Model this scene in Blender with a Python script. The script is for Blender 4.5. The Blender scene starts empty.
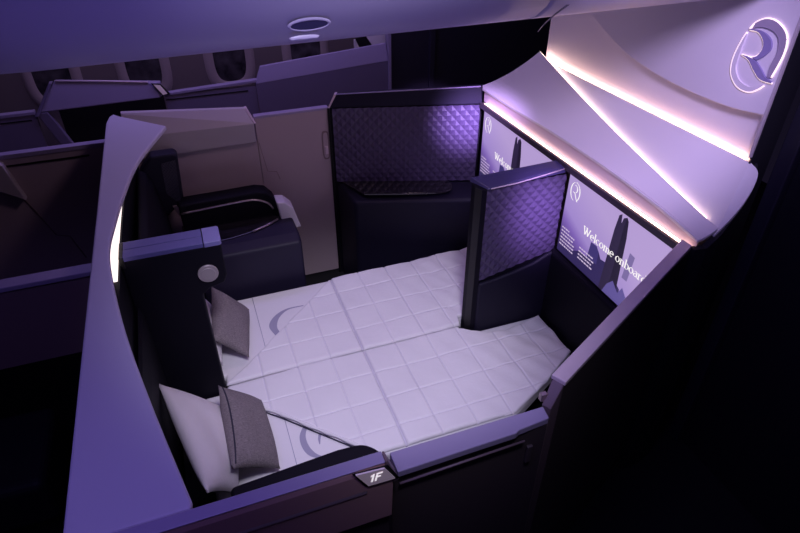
import bpy, bmesh, math, random
from math import sin, cos, pi, radians, sqrt
from mathutils import Vector, Matrix
random.seed(4)
S = bpy.context.scene
COL = S.collection
S.view_settings.view_transform = 'Standard'
S.view_settings.look = 'None'

# ------------------------------------------------------------------ materials
def srgb(r, g, b):
    f = lambda c: (c/255/12.92) if c/255 <= .04045 else ((c/255+.055)/1.055)**2.4
    return (f(r), f(g), f(b), 1)

def mat(name, col, rough=.5, metal=0, emit=None, estr=1.0, bump=None, var=None, coat=0, spec=None):
    m = bpy.data.materials.new(name); m.use_nodes = True
    nt = m.node_tree; b = nt.nodes['Principled BSDF']
    b.inputs['Base Color'].default_value = col
    b.inputs['Roughness'].default_value = rough
    b.inputs['Metallic'].default_value = metal
    if coat: b.inputs['Coat Weight'].default_value = coat
    if spec is not None: b.inputs['Specular IOR Level'].default_value = spec
    if emit:
        b.inputs['Emission Color'].default_value = emit
        b.inputs['Emission Strength'].default_value = estr
    tc = nt.nodes.new('ShaderNodeTexCoord')
    if var:
        n = nt.nodes.new('ShaderNodeTexNoise'); n.inputs['Scale'].default_value = var[0]; n.inputs['Detail'].default_value = 6
        if len(var) > 3:
            mp = nt.nodes.new('ShaderNodeMapping'); mp.inputs['Scale'].default_value = var[3]
            nt.links.new(tc.outputs['Object'], mp.inputs['Vector']); nt.links.new(mp.outputs['Vector'], n.inputs['Vector'])
        else: nt.links.new(tc.outputs['Object'], n.inputs['Vector'])
        r = nt.nodes.new('ShaderNodeValToRGB')
        r.color_ramp.elements[0].position = .3; r.color_ramp.elements[1].position = .7
        r.color_ramp.elements[0].color = var[1]; r.color_ramp.elements[1].color = var[2]
        nt.links.new(n.outputs['Fac'], r.inputs['Fac']); nt.links.new(r.outputs['Color'], b.inputs['Base Color'])
    if bump:
        n2 = nt.nodes.new('ShaderNodeTexNoise'); n2.inputs['Scale'].default_value = bump[0]; n2.inputs['Detail'].default_value = 5
        nt.links.new(tc.outputs['Object'], n2.inputs['Vector'])
        bp = nt.nodes.new('ShaderNodeBump'); bp.inputs['Strength'].default_value = bump[1]; bp.inputs['Distance'].default_value = bump[2]
        nt.links.new(n2.outputs['Fac'], bp.inputs['Height']); nt.links.new(bp.outputs['Normal'], b.inputs['Normal'])
    return m

M = {}
M['shell'] = mat('shell_satin', (.58, .55, .68, 1), .42, bump=(300, .05, .0005))
M['shell_light'] = mat('shell_pale', (.74, .70, .74, 1), .4)
M['monument'] = mat('monument_satin', (.72, .67, .72, 1), .45)
M['wing_near'] = mat('near_wing_lit_taupe', (.42, .25, .24, 1), .42)  # warm light on this wing put into its redder colour
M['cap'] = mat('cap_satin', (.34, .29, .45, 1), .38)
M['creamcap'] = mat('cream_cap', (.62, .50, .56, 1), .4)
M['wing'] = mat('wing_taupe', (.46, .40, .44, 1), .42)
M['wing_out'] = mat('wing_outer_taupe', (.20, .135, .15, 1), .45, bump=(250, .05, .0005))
M['door_out'] = mat('door_outer', (.060, .045, .050, 1), .5, bump=(220, .06, .0005))  # aisle-side shade put into the colour of these outer faces
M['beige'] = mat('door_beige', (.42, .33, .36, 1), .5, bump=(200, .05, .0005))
M['navy'] = mat('navy_leather', (.0055, .0045, .010, 1), .65, bump=(160, .12, .001), spec=.15)
M['navy_mid'] = mat('navy_panel', (.010, .008, .022, 1), .55, spec=.25)
M['quilt_navy'] = mat('quilted_navy', (.072, .052, .115, 1), .40, bump=(400, .08, .0005))
M['quilt_dark'] = mat('quilted_dark_navy', (.024, .020, .042, 1), .45)
M['black'] = mat('black_plastic', (.004, .0035, .005, 1), .5)
M['gloss'] = mat('glossy_black_wood', (.012, .010, .014, 1), .12, var=(6, (.008, .007, .010, 1), (.03, .025, .034, 1), (1, 14, 3)), coat=.5)
M['console'] = mat('console_navy', (.017, .013, .034, 1), .5, spec=.3)
M['divcap'] = mat('divider_cap', (.050, .042, .12, 1), .3)
M['armcap'] = mat('armrest_cap', (.10, .09, .27, 1), .38)
M['armcap_l'] = mat('armrest_cap_light', (.20, .18, .42, 1), .35)
M['metal'] = mat('rose_metal', (.62, .50, .52, 1), .28, .85)
M['bezel'] = mat('screen_bezel', (.055, .042, .052, 1), .35)
M['sheet'] = mat('white_sheet', (.80, .77, .80, 1), .85, bump=(18, .25, .01))
M['duvet'] = mat('white_duvet', (.82, .79, .82, 1), .85, bump=(26, .35, .006))
M['pillow'] = mat('white_pillowcase', (.80, .74, .77, 1), .85, bump=(14, .3, .012))
M['grey'] = mat('grey_woven', (.18, .155, .165, 1), .95, bump=(240, .5, .002), var=(120, (.11, .093, .10, 1), (.30, .25, .265, 1), (1, 5, 1)))
M['piping'] = mat('dark_piping', (.03, .026, .05, 1), .7)
M['logo_grey'] = mat('printed_logo', (.36, .34, .46, 1), .8)
M['carpet'] = mat('dark_carpet', (.004, .0035, .006, 1), .95, bump=(400, .4, .003))
M['bulkhead'] = mat('dark_bulkhead', (.005, .0045, .010, 1), .7)
M['closet'] = mat('dark_closet', (.020, .018, .034, 1), .5)
M['bin'] = mat('bin_satin', (.46, .40, .60, 1), .4)
M['side'] = mat('sidewall_mauve', (.15, .12, .135, 1), .6)
M['winframe'] = mat('window_reveal', (.34, .28, .31, 1), .5)
M['glass'] = mat('dark_pane', (.01, .01, .014, 1), .08, var=(9, (.006, .006, .010, 1), (.09, .08, .10, 1)))
M['wshell'] = mat('window_suite_shell', (.30, .26, .40, 1), .42)
M['wpanel'] = mat('window_suite_panel', (.16, .135, .22, 1), .45)
M['placard'] = mat('placard_grey', (.85, .70, .74, 1), .4, emit=(.85, .68, .75, 1), estr=.07)  # faint glow added so the placard faces look brighter
M['ink'] = mat('white_ink', (.8, .8, .8, 1), .5, emit=(.9, .85, .9, 1), estr=.8)  # glow added so the seat digits look whiter
M['led'] = mat('warm_led', (1, .95, .9, 1), .5, emit=(1.0, .72, .62, 1), estr=7)
M['led_wall'] = mat('wall_wash_led', (1, .95, .9, 1), .5, emit=(1.0, .58, .46, 1), estr=8)
M['led_shell'] = mat('shell_led', (1, .95, .9, 1), .5, emit=(1.0, .84, .78, 1), estr=1.5)
M['led_cove'] = mat('cove_led', (1, .95, .9, 1), .5, emit=(1.0, .66, .52, 1), estr=6.5)
M['led_soft'] = mat('warm_led_soft', (1, .95, .9, 1), .5, emit=(1.0, .74, .68, 1), estr=.95)
M['seatlight'] = mat('light_bezel', (.42, .36, .38, 1), .35, .3)
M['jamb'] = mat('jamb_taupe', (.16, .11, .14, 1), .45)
M['emblem'] = mat('emblem_shaded_mauve', (.36, .30, .40, 1), .45)  # shadowed fill of the outer stroke put into the colour
M['emblem_blue'] = mat('emblem_shaded_violet', (.26, .22, .42, 1), .45)  # bluish shade inside the letter put into this darker colour
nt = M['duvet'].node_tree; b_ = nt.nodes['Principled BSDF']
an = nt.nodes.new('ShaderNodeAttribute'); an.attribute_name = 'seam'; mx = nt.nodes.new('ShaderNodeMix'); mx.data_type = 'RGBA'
mx.inputs[6].default_value = (.82, .79, .82, 1); mx.inputs[7].default_value = (.63, .60, .68, 1)  # second colour is the cloth with seam shade painted in
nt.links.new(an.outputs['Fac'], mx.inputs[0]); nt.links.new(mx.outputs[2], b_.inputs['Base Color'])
# screen colours are what the display itself emits
def emi(name, col, s=1.0):
    m = bpy.data.materials.new(name); m.use_nodes = True; nt = m.node_tree
    b = nt.nodes['Principled BSDF']; b.inputs['Base Color'].default_value = (.01, .01, .01, 1); b.inputs['Roughness'].default_value = .3
    b.inputs['Emission Color'].default_value = col; b.inputs['Emission Strength'].default_value = s
    return m
def screen_material():
    m = emi('screen_sky', (1, 1, 1, 1), 1.0); nt = m.node_tree; b = nt.nodes['Principled BSDF']
    tc = nt.nodes.new('ShaderNodeTexCoord'); sp = nt.nodes.new('ShaderNodeSeparateXYZ')
    nt.links.new(tc.outputs['Object'], sp.inputs['Vector'])   # object y runs across, z runs up, origin at lower left corner
    r = nt.nodes.new('ShaderNodeValToRGB'); e = r.color_ramp.elements
    e[0].position = 0; e[0].color = srgb(58, 46, 92)
    e[1].position = 1; e[1].color = srgb(178, 154, 208)
    for p, c in ((.2, srgb(84, 62, 130)), (.36, srgb(124, 96, 176)), (.5, srgb(158, 134, 200))):
        x = e.new(p); x.color = c
    # the dark haze climbs towards the left edge, the right side is a pale sky
    a = nt.nodes.new('ShaderNodeMath'); a.operation = 'MULTIPLY'; a.inputs[1].default_value = 2.4
    nt.links.new(sp.outputs['Z'], a.inputs[0])
    c = nt.nodes.new('ShaderNodeMath'); c.operation = 'MULTIPLY'; c.inputs[1].default_value = -1.15   # y is negative across
    nt.links.new(sp.outputs['Y'], c.inputs[0])
    d = nt.nodes.new('ShaderNodeMath'); d.operation = 'ADD'; nt.links.new(a.outputs[0], d.inputs[0]); nt.links.new(c.outputs[0], d.inputs[1])
    g = nt.nodes.new('ShaderNodeMath'); g.operation = 'SUBTRACT'; g.inputs[1].default_value = .08; nt.links.new(d.outputs[0], g.inputs[0])
    nt.links.new(g.outputs[0], r.inputs['Fac']); nt.links.new(r.outputs['Color'], b.inputs['Emission Color'])
    return m
M['screen'] = screen_material()
M['s_tower'] = emi('picture_tower', srgb(44, 34, 64)); M['s_tower2'] = emi('picture_tower_shade', srgb(30, 22, 46))
M['s_block'] = emi('picture_block', srgb(62, 52, 112)); M['s_far'] = emi('picture_far_block', srgb(120, 104, 158))
M['s_low'] = emi('picture_low_city', srgb(50, 40, 88)); M['s_roof'] = emi('picture_roofs', srgb(92, 80, 146))
M['s_text'] = emi('picture_lettering', srgb(250, 244, 246)); M['s_small'] = emi('picture_small_print', srgb(206, 186, 220))

# ------------------------------------------------------------------ builders
def root_loc(p):
    v = Vector((0, 0, 0))
    while p is not None:
        v += p.location; p = p.parent
    return v
def thing(name, label, cat, loc=(0, 0, 0), group=None):
    o = bpy.data.objects.new(name, None); COL.objects.link(o); o.location = loc
    o.empty_display_size = .05
    o['label'] = label; o['category'] = cat
    if group: o['group'] = group
    return o
def link(name, me, m, parent=None, loc=None, label=None, smooth=False, bevel=0, seg=3):
    o = bpy.data.objects.new(name, me); COL.objects.link(o)
    if isinstance(m, (list, tuple)):
        for x in m: me.materials.append(x)
    else: me.materials.append(m)
    if parent is not None:
        o.parent = parent; base = root_loc(parent)
    else:
        base = Vector(loc) if loc is not None else Vector((0, 0, 0)); o.location = base
    if base.length: me.transform(Matrix.Translation(-base))
    if smooth:
        for p in me.polygons: p.use_smooth = True
    if bevel:
        b = o.modifiers.new('bevel', 'BEVEL'); b.width = bevel; b.segments = seg; b.limit_method = 'ANGLE'; b.angle_limit = radians(35)
    if label: o['label'] = label
    return o
def raw(name, v, f, m, parent=None, flip=False, **k):
    me = bpy.data.meshes.new(name); me.from_pydata([tuple(x) for x in v], [], f)
    bm = bmesh.new(); bm.from_mesh(me); bmesh.ops.remove_doubles(bm, verts=bm.verts, dist=1e-6)
    bmesh.ops.recalc_face_normals(bm, faces=bm.faces); bm.to_mesh(me); bm.free(); me.update()
    return link(name, me, m, parent, **k)
def prism_vf(bot, top):
    n = len(bot); v = list(bot)+list(top)
    f = [tuple(reversed(range(n))), tuple(range(n, 2*n))]
    for i in range(n):
        j = (i+1) % n; f.append((i, j, n+j, n+i))
    return v, f
def slab(name, bot, top, m, parent=None, **k):
    v, f = prism_vf(bot, top); return raw(name, v, f, m, parent, **k)
def plan(name, pts, z0, z1, m, parent=None, **k):      # plan outline raised from z0 to z1 (z1 may be per point)
    zs = z1 if isinstance(z1, (list, tuple)) else [z1]*len(pts)
    zb = z0 if isinstance(z0, (list, tuple)) else [z0]*len(pts)
    return slab(name, [(x, y, z) for (x, y), z in zip(pts, zb)], [(x, y, z) for (x, y), z in zip(pts, zs)], m, parent, **k)
def secx(name, yz, x0, x1, m, parent=None, **k):       # section in y-z run along x
    a = x0 if isinstance(x0, (list, tuple)) else [x0]*len(yz); b = x1 if isinstance(x1, (list, tuple)) else [x1]*len(yz)
    return slab(name, [(q, y, z) for (y, z), q in zip(yz, a)], [(q, y, z) for (y, z), q in zip(yz, b)], m, parent, **k)
def secy(name, xz, y0, y1, m, parent=None, **k):
    return slab(name, [(x, y0, z) for x, z in xz], [(x, y1, z) for x, z in xz], m, parent, **k)
def box(name, x0, x1, y0, y1, z0, z1, m, parent=None, **k):
    return plan(name, [(x0, y0), (x1, y0), (x1, y1), (x0, y1)], z0, z1, m, parent, **k)
def tube(name, pts, r, m, parent=None, n=8, **k):
    pts = [Vector(p) for p in pts]; v = []; f = []
    up = Vector((0, 0, 1))
    for i, p in enumerate(pts):
        t = (pts[min(i+1, len(pts)-1)]-pts[max(i-1, 0)]).normalized()
        a = t.cross(up if abs(t.z) < .9 else Vector((1, 0, 0))).normalized(); b = t.cross(a)
        rr = r[i] if isinstance(r, (list, tuple)) else r
        v += [p+(a*cos(2*pi*j/n)+b*sin(2*pi*j/n))*rr for j in range(n)]
    for i in range(len(pts)-1):
        for j in range(n):
            f.append((i*n+j, i*n+(j+1) % n, (i+1)*n+(j+1) % n, (i+1)*n+j))
    f.append(tuple(range(n))[::-1]); f.append(tuple(range((len(pts)-1)*n, len(pts)*n)))
    return raw(name, v, f, m, parent, smooth=True, **k)
def spline(pts, n=12):
    P = [Vector(p) for p in pts]; P = [P[0]*2-P[1]]+P+[P[-1]*2-P[-2]]; out = []
    for i in range(1, len(P)-2):
        for s in range(n):
            t = s/n; a, b, c, d = P[i-1:i+3]
            out.append(.5*((2*b)+(c-a)*t+(2*a-5*b+4*c-d)*t*t+(3*b-a-3*c+d)*t**3))
    out.append(P[-2]); return out
def ruled(name, A, B, th, m, parent=None, n=10, sag=0, **k):   # surface between two curves with a small thickness below
    A = [Vector(a) for a in A]; B = [Vector(b) for b in B]; L = len(A); v = []; f = []
    for lay in (0, 1):
        for i in range(L):
            for j in range(n+1):
                t = j/n; p = A[i].lerp(B[i], t); p.z -= sag*4*t*(1-t)*(1 if lay == 0 else 1)+th*lay; v.append(p)
    W = n+1; o = L*W
    for i in range(L-1):
        for j in range(n):
            q = (i*W+j, i*W+j+1, (i+1)*W+j+1, (i+1)*W+j); f.append(q); f.append(tuple(o+x for x in reversed(q)))
    for i in range(L-1):
        for j in (0, n):
            a, b = i*W+j, (i+1)*W+j; f.append((a, b, o+b, o+a))
    for j in range(n):
        for i in (0, L-1):
            a, b = i*W+j, i*W+j+1; f.append((a, b, o+b, o+a))
    return raw(name, v, f, m, parent, **k)
def quilted(name, P00, P10, P01, P11, nrm, nu, nv, depth, m, parent=None):   # panel of small faceted diamonds
    P00, P10, P01, P11, nrm = map(Vector, (P00, P10, P01, P11, nrm)); v = []; f = []
    def P(u, w): return P00.lerp(P10, u).lerp(P01.lerp(P11, u), w)
    U, V_ = nu*2, nv*2
    def pt(i, j):
        i2, j2 = min(max(i, 0), U), min(max(j, 0), V_)
        p = P(i2/U, j2/V_)
        if (i % 2 == 0) == (j % 2 == 0) and (i//2+j//2) % 1 == 0 and i % 2 == 1: p = p+nrm*depth
        if i % 2 == 0 and j % 2 == 0 : p = p+nrm*depth*0
        return p
    # each cell is a square on a lattice; ridges run both diagonals and through the middle
    ix = {}
    def vid(i, j, h):
        key = (i, j)
        if key not in ix:
            ix[key] = len(v); v.append(P(i/U, j/V_)+nrm*depth*h)
        return ix[key]
    for i in range(nu):
        for j in range(nv):
            a, b, c, d = (2*i, 2*j), (2*i+2, 2*j), (2*i+2, 2*j+2), (2*i, 2*j+2)
            e = (2*i+1, 2*j+1); mids = [(2*i+1, 2*j), (2*i+2, 2*j+1), (2*i+1, 2*j+2), (2*i, 2*j+1)]
            H = lambda k: 0.0 if (k[0]+k[1]) % 2 == 0 else 1.0
            ring = [a, mids[0], b, mids[1], c, mids[2], d, mids[3]]
            for q in range(8):
                x, y = ring[q], ring[(q+1) % 8]
                f.append((vid(*x, H(x)), vid(*y, H(y)), vid(*e, 0.0)))
    me = bpy.data.meshes.new(name); me.from_pydata([tuple(x) for x in v], [], f); me.update()
    return link(name, me, m, parent)
def structure(o):
    o['kind'] = 'structure'; return o
def tag(o, label, cat, group=None):
    o['label'] = label; o['category'] = cat
    if group: o['group'] = group
    return o
def text_mesh(body, size, shear=0, ext=0.0):
    cu = bpy.data.curves.new('lettering', 'FONT'); cu.body = body; cu.size = size; cu.shear = shear; cu.extrude = ext; cu.offset = size*.01
    cu.align_x = 'CENTER'; cu.align_y = 'CENTER'
    o = bpy.data.objects.new('lettering', cu); COL.objects.link(o)
    dg = bpy.context.evaluated_depsgraph_get(); me = bpy.data.meshes.new_from_object(o.evaluated_get(dg))
    bpy.data.objects.remove(o); return me
YC = 1.995
def mir(y): return 2*YC-y

# ------------------------------------------------------------------ camera
cam = bpy.data.cameras.new('camera'); co = bpy.data.objects.new('camera', cam); COL.objects.link(co)
co.location = (0, 0, 2.3); co.rotation_euler = (radians(90-35.107), 0, -.3555)
cam.sensor_width = 36; cam.lens = 587.25/800*36; cam.clip_start = .02
S.camera = co

# ------------------------------------------------------------------ the setting
structure(box('floor', -3, 4.5, -1.2, 5.1, -.05, 0, M['carpet']))
structure(box('wall_side', -3, 4.5, 5.02, 5.08, 0, 2.6, M['side']))
structure(box('ceiling', -3, 1.78, 1.0, 5.015, 2.425, 2.46, M['bin']))

# fuselage windows
def superell(cx, cz, a, b, n=40, e=3.2):
    out = []
    for i in range(n):
        t = 2*pi*i/n; c, s = cos(t), sin(t)
        out.append((cx+a*abs(c)**(2/e)*(1 if c >= 0 else -1), cz+b*abs(s)**(2/e)*(1 if s >= 0 else -1)))
    return out
def window(i, cx, cz=.97):
    n = 40
    o1 = superell(cx, cz, .20, .285); o2 = superell(cx, cz, .165, .245); o3 = superell(cx, cz, .125, .20)
    v = [(x, 5.019, z) for x, z in o1]+[(x, 4.985, z) for x, z in o2]+[(x, 5.010, z) for x, z in o3]; f = []
    for a in (0, n):
        for k in range(n): f.append((a+k, a+(k+1) % n, a+n+(k+1) % n, a+n+k))
    fr = structure(raw('window_%d' % i, v, f, M['winframe'], smooth=True))
    g = raw('pane', [(x, 5.012, z) for x, z in superell(cx, cz, .128, .203)], [tuple(range(n))], M['glass'], fr)
for i, cx in enumerate((-.90, -.26, .395, 1.02)): window(i+1, cx)

# ------------------------------------------------------------------ seat-back shell with its curved rim
sh = thing('suite_shell', 'tall violet curved shell behind the two seat backs with glowing strip', 'suite shell', (-.38, YC, 0))
edge = [(-.085, 3.00), (-.116, 2.944), (-.243, 2.594), (-.300, 2.303), (-.331, 2.07), (-.345, 1.901), (-.331, 1.713), (-.292, 1.445), (-.231, 1.146), (-.158, .834), (-.150, .80)]
es = [(p.x, p.y) for p in spline([(x, y, 0) for x, y in edge[1:]], 8)]
rim = [(-.406, .814), (-.160, .814)]+[p for p in es[::-1] if p[1] > .83]+[(-.335, 3.158), (-.358, 3.19), (-.378, 3.16), (-.390, 3.08)]
def rz(x, y): return 1.188+.0158*(y-.8)
plan('top_rim', rim, [rz(x, y)-.022 for x, y in rim], [rz(x, y) for x, y in rim], M['shell'], sh, bevel=.007, seg=3)
box('shell_wall', -.394, -.36, .84, 3.112, .0, [1.164, 1.164, 1.200, 1.200], M['wing_out'], sh)
ys_ = [.85+(3.10-.85)*k/20 for k in range(21)]
def cx_(y): return -.338+.025*(y-1.9)**2
plan('inner_lining', [(-.3598, .85)]+[(cx_(y), y) for y in ys_]+[(-.3598, 3.10)], 0, 1.10, M['navy'], sh)
yl_ = [1.85+(2.80-1.85)*k/16 for k in range(17)]
plan('light_strip', [(-.3598, 1.85)]+[(cx_(y)-.006, y) for y in yl_]+[(-.3598, 2.80)], 1.102, 1.150, M['led_shell'], sh)

# ------------------------------------------------------------------ side wings by the head of each suite
w = thing('privacy_wing', 'taupe headrest wing on far aisle wall, light cap at its end', 'privacy wing', (0, 3.16, 0))
slab('wing_body', [(-.325, y, z) for y, z in ((3.205, 1.232), (3.185, 1.226), (3.122, 1.118), (3.140, .985), (3.205, .975))], [(x, y, z) for x, (y, z) in zip((.288, .288, .318, .318, .318), ((3.205, 1.178), (3.185, 1.175), (3.119, 1.108), (3.140, .995), (3.205, .985)))], M['wing'], w, bevel=.004)
secx('end_cap', [(3.205, 1.180), (3.184, 1.177), (3.117, 1.109), (3.14, 1.10), (3.205, 1.10)], [.2855, .2855, .3185, .3185, .3185], [.297, .297, .330, .330, .330], M['creamcap'], w, bevel=.002)
box('lower_wall', -.359, .325, 3.165, 3.20, 0, .984, M['beige'], w)

w = thing('privacy_wing', 'taupe headrest wing on near aisle side carrying the 1F placard', 'privacy wing', (0, .79, 0))
secx('wing_body', [(.768, 1.185), (.772, 1.2), (.80, 1.2), (.808, 1.185), (.812, 1.11), (.812, 1.0), (.766, 1.0), (.766, 1.127)], -.39, [.255, .25, .25, .255, .265, .265, .265, .27], M['wing_near'], w, bevel=.004)
secx('top_cap', [(.772, 1.1985), (.770, 1.204), (.80, 1.206), (.806, 1.1985)], -.391, .252, M['cap'], w, bevel=.002)
secx('edge_trim', [(.7655, 1.118), (.7625, 1.124), (.7655, 1.130)], -.39, .205, M['metal'], w)
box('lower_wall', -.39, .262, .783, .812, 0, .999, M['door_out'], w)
slab('end_cap', [(.2565, .7665, 1.128), (.284, .7675, 1.128), (.284, .806, 1.128), (.2655, .806, 1.128)],
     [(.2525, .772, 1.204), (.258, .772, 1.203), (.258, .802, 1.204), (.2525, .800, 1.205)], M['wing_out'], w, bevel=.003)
pl = slab('seat_placard', [(.181, .7675, 1.203), (.247, .7675, 1.196), (.271, .7675, 1.149), (.208, .7675, 1.152)],
          [(.181, .7605, 1.203), (.247, .7605, 1.196), (.271, .7605, 1.149), (.208, .7605, 1.152)], M['placard'], w, label='grey slanted placard reading 1F')
def glyph(polys, ox, oz, sc, y, shear=.22):
    v = []; f = []
    for P_ in polys:
        n0 = len(v); v += [(ox+(a+b*shear)*sc, y, oz+b*sc) for a, b in P_]; f.append(tuple(range(n0, n0+len(P_))))
    return v, f
one = [[(.22, 0), (.38, 0), (.38, 1), (.22, 1)], [(.05, .70), (.22, .78), (.22, 1), (.05, .84)]]
eff = [[(.56, 0), (.72, 0), (.72, 1), (.56, 1)], [(.72, .84), (1.12, .84), (1.12, 1), (.72, 1)], [(.72, .43), (1.04, .43), (1.04, .58), (.72, .58)]]
v, f = glyph(one+eff, .2085, 1.164, .0250, .7599)
me = bpy.data.meshes.new('seat_number'); me.from_pydata(v, [], f); me.update(); link('seat_number', me, M['ink'], pl)
slab('placard_surround', [(.174, .7662, 1.206), (.256, .7662, 1.200), (.283, .7662, 1.141), (.203, .7662, 1.146)],
     [(.174, .7645, 1.206), (.256, .7645, 1.200), (.283, .7645, 1.141), (.203, .7645, 1.146)], M['black'], w)

# ------------------------------------------------------------------ sliding doors
d = thing('sliding_door', 'beige sliding privacy door on the far aisle with recessed latch', 'door', (.53, 3.18, 0))
box('door_panel', .327, .742, 3.163, 3.20, 0.02, 1.118, M['beige'], d, bevel=.003)
box('top_cap', .326, .743, 3.160, 3.204, 1.118, 1.132, M['cap'], d, bevel=.003)
hp = [(x, z) for x, z in superell(.712, .908, .021, .088, 28, 4)]
hd = slab('latch_recess', [(x, 3.1632, z) for x, z in hp], [(x, 3.158, z) for x, z in hp], M['wing_out'], d)
hs = superell(.712, .908, .014, .078, 28, 4)
slab('latch_slot', [(x, 3.1585, z) for x, z in hs], [(x, 3.1572, z) for x, z in hs], M['beige'], hd)
box('latch', .704, .722, 3.150, 3.158, .855, .905, M['creamcap'], hd, bevel=.003)
tube('panel_seam', [(.335, 3.1625, .98), (.345, 3.1625, .90), (.36, 3.1625, .80), (.41, 3.1625, .79), (.425, 3.1625, .74)], .0016, M['wing_out'], d, 5)

d = thing('sliding_door', 'dark aisle door with violet top edge beside the 1F placard', 'door', (.49, .81, 0))
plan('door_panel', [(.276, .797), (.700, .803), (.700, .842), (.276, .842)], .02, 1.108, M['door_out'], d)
plan('top_cap', [(.287, .787), (.6, .79), (.612, .796), (.702, .803), (.708, .842), (.287, .845)], 1.108, 1.130, M['cap'], d, bevel=.003)
tube('edge_rail', [(.292, .787, 1.084), (.63, .792, 1.084)], .0035, M['jamb'], d, 6)
box('pull_latch', .645, .662, .792, .802, .985, 1.05, M['door_out'], d, bevel=.003)

# ------------------------------------------------------------------ front aisle walls (tapering towards the screens)
fw = thing('front_aisle_wall', 'dark near aisle wall with pale mauve top edge rising to the screens', 'aisle wall', (1.1, 1.0, 0))
P0, P1 = Vector((.742, .838)), Vector((1.515, 1.228)); dr = (P1-P0).normalized(); nn = Vector((-dr.y, dr.x))
th = .036
A, B = P0+dr*.03, P1; C_, D_ = P1+nn*th, P0+nn*th+dr*.03
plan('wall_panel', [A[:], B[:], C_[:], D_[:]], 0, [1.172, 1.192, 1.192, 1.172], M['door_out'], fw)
A2, B2 = P0-nn*.003+dr*.03, P1-nn*.003; C2, D2 = P1+nn*(th+.003)+dr*.02, P0+nn*(th+.003)+dr*.03
plan('top_cap', [A2[:], B2[:], C2[:], D2[:]], [1.172, 1.192, 1.192, 1.172], [1.188, 1.209, 1.209, 1.188], M['creamcap'], fw, bevel=.003)
slab('jamb', [(P0+nn*.004-dr*.012)[:]+(0,), (P0+nn*.030-dr*.012)[:]+(0,), (P0+nn*.032+dr*.029)[:]+(0,), (P0+nn*.002+dr*.029)[:]+(0,)],
     [(P0+nn*.004-dr*.012)[:]+(1.115,), (P0+nn*.030-dr*.012)[:]+(1.115,), (P0+nn*.034+dr*.029)[:]+(1.178,), (P0+nn*.0+dr*.029)[:]+(1.178,)], M['jamb'], fw, bevel=.003)
box('door_latch_keeper', .715, .733, .862, .876, 1.12, 1.145, M['metal'], fw, bevel=.002)
# outer wall beside the screen housing, following the header's flank
fl = [(1.515, 1.222, 1.205), (1.56, 1.213, 1.208), (1.61, 1.219, 1.245), (1.70, 1.245, 1.325), (1.765, 1.285, 1.40), (1.80, 1.322, 1.432)]
v = []; f = []
for x, y, z in fl:
    v += [(x, y-.012, 0), (x, y-.012, z-.006), (x, y+.012, z-.006), (x, y+.012, 0)]
for i in range(len(fl)-1):
    for k in range(4): f.append((i*4+k, i*4+(k+1) % 4, (i+1)*4+(k+1) % 4, (i+1)*4+k))
f += [(0, 1, 2, 3), tuple(len(v)-4+q for q in (3, 2, 1, 0))]
raw('flank_panel', v, f, M['bulkhead'], fw)

fr = thing('front_aisle_wall', 'navy far aisle wall with quilted panel facing the bed', 'aisle wall', (1.1, 3.0, 0))
Q0, Q1 = Vector((.744, 3.149)), Vector((1.516, 2.792)); dq = (Q1-Q0).normalized(); nq = Vector((dq.y, -dq.x))   # nq faces the bed
def q(t, off=0): p = Q0.lerp(Q1, t)-nq*off; return p
plan('wall_panel', [q(0)[:], q(1)[:], q(1, .045)[:], q(0, .045)[:]], 0, [1.13, 1.178, 1.178, 1.13], M['navy'], fr)
slab('upper_band', [q(0)[:]+(1.131,), q(1)[:]+(1.179,), q(1, .05)[:]+(1.179,), q(0, .05)[:]+(1.131,)],
     [q(.045, .012)[:]+(1.205,), q(.985, .006)[:]+(1.272,), q(1, .05)[:]+(1.272,), q(.045, .05)[:]+(1.205,)], M['navy_mid'], fr, bevel=.003)
slab('corner_cap', [q(-.008)[:]+(1.1315,), q(.004, -.002)[:]+(1.1315,), q(.004, .05)[:]+(1.1315,), q(-.008, .05)[:]+(1.1315,)],
     [q(.035, .010)[:]+(1.205,), q(.052, .010)[:]+(1.206,), q(.052, .05)[:]+(1.206,), q(.035, .05)[:]+(1.205,)], M['creamcap'], fr)
top_edge = [tuple(q(.05, .010))+(1.2065,), tuple(q(.985, .004))+(1.2735,)]
tube('top_trim', top_edge, .0035, M['cap'], fr, 6)
quilted('quilted_panel', tuple(q(.02, -.001))+(.675,), tuple(q(.99, -.001))+(.718,), tuple(q(.02, -.001))+(1.129,), tuple(q(.99, -.001))+(1.174,), (nq.x, nq.y, 0), 16, 8, .0065, M['quilt_navy'], fr)
plan('leading_post', [q(-.012, -.004)[:], q(.004, -.006)[:], q(.004, .045)[:], q(-.012, .045)[:]], 0, 1.13, M['black'], fr)

# ledge with a glossy open tray below the quilted panel
lg = thing('storage_ledge', 'navy side ledge with glossy black tray below the far quilted panel', 'ledge', (1.1, 2.85, 0))
L0, L1 = Vector((.80, 2.905)), Vector((1.515, 2.60))
plan('ledge_body', [q(.02, -.006)[:], q(.99, -.006)[:], L1[:], L0[:]], 0, [.672, .716, .690, .640], M['navy_mid'], lg, bevel=.02, seg=4)
t0, t1, t2, t3 = q(.06, -.012), q(.80, -.012), Vector((1.30, 2.735)), Vector((.86, 2.915))
tr = spline([t3.to_3d(), ((t3+t2)/2+Vector((.0, -.012))).to_3d(), t2.to_3d(), (t2.lerp(t1, .5)+Vector((.035, 0.0))).to_3d(), t1.to_3d()], 6)
trp = [(p.x, p.y) for p in tr]+[tuple(t0)]
def lz(x, y): return .664+(x-.8)*.055+.01
plan('glossy_tray', trp, [lz(x, y)-.004 for x, y in trp], [lz(x, y)+.010 for x, y in trp], M['gloss'], lg, bevel=.004)
box('seam_line', .9, 1.35, 2.70, 2.71, .3, .305, M['black'], lg) if False else None

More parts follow.
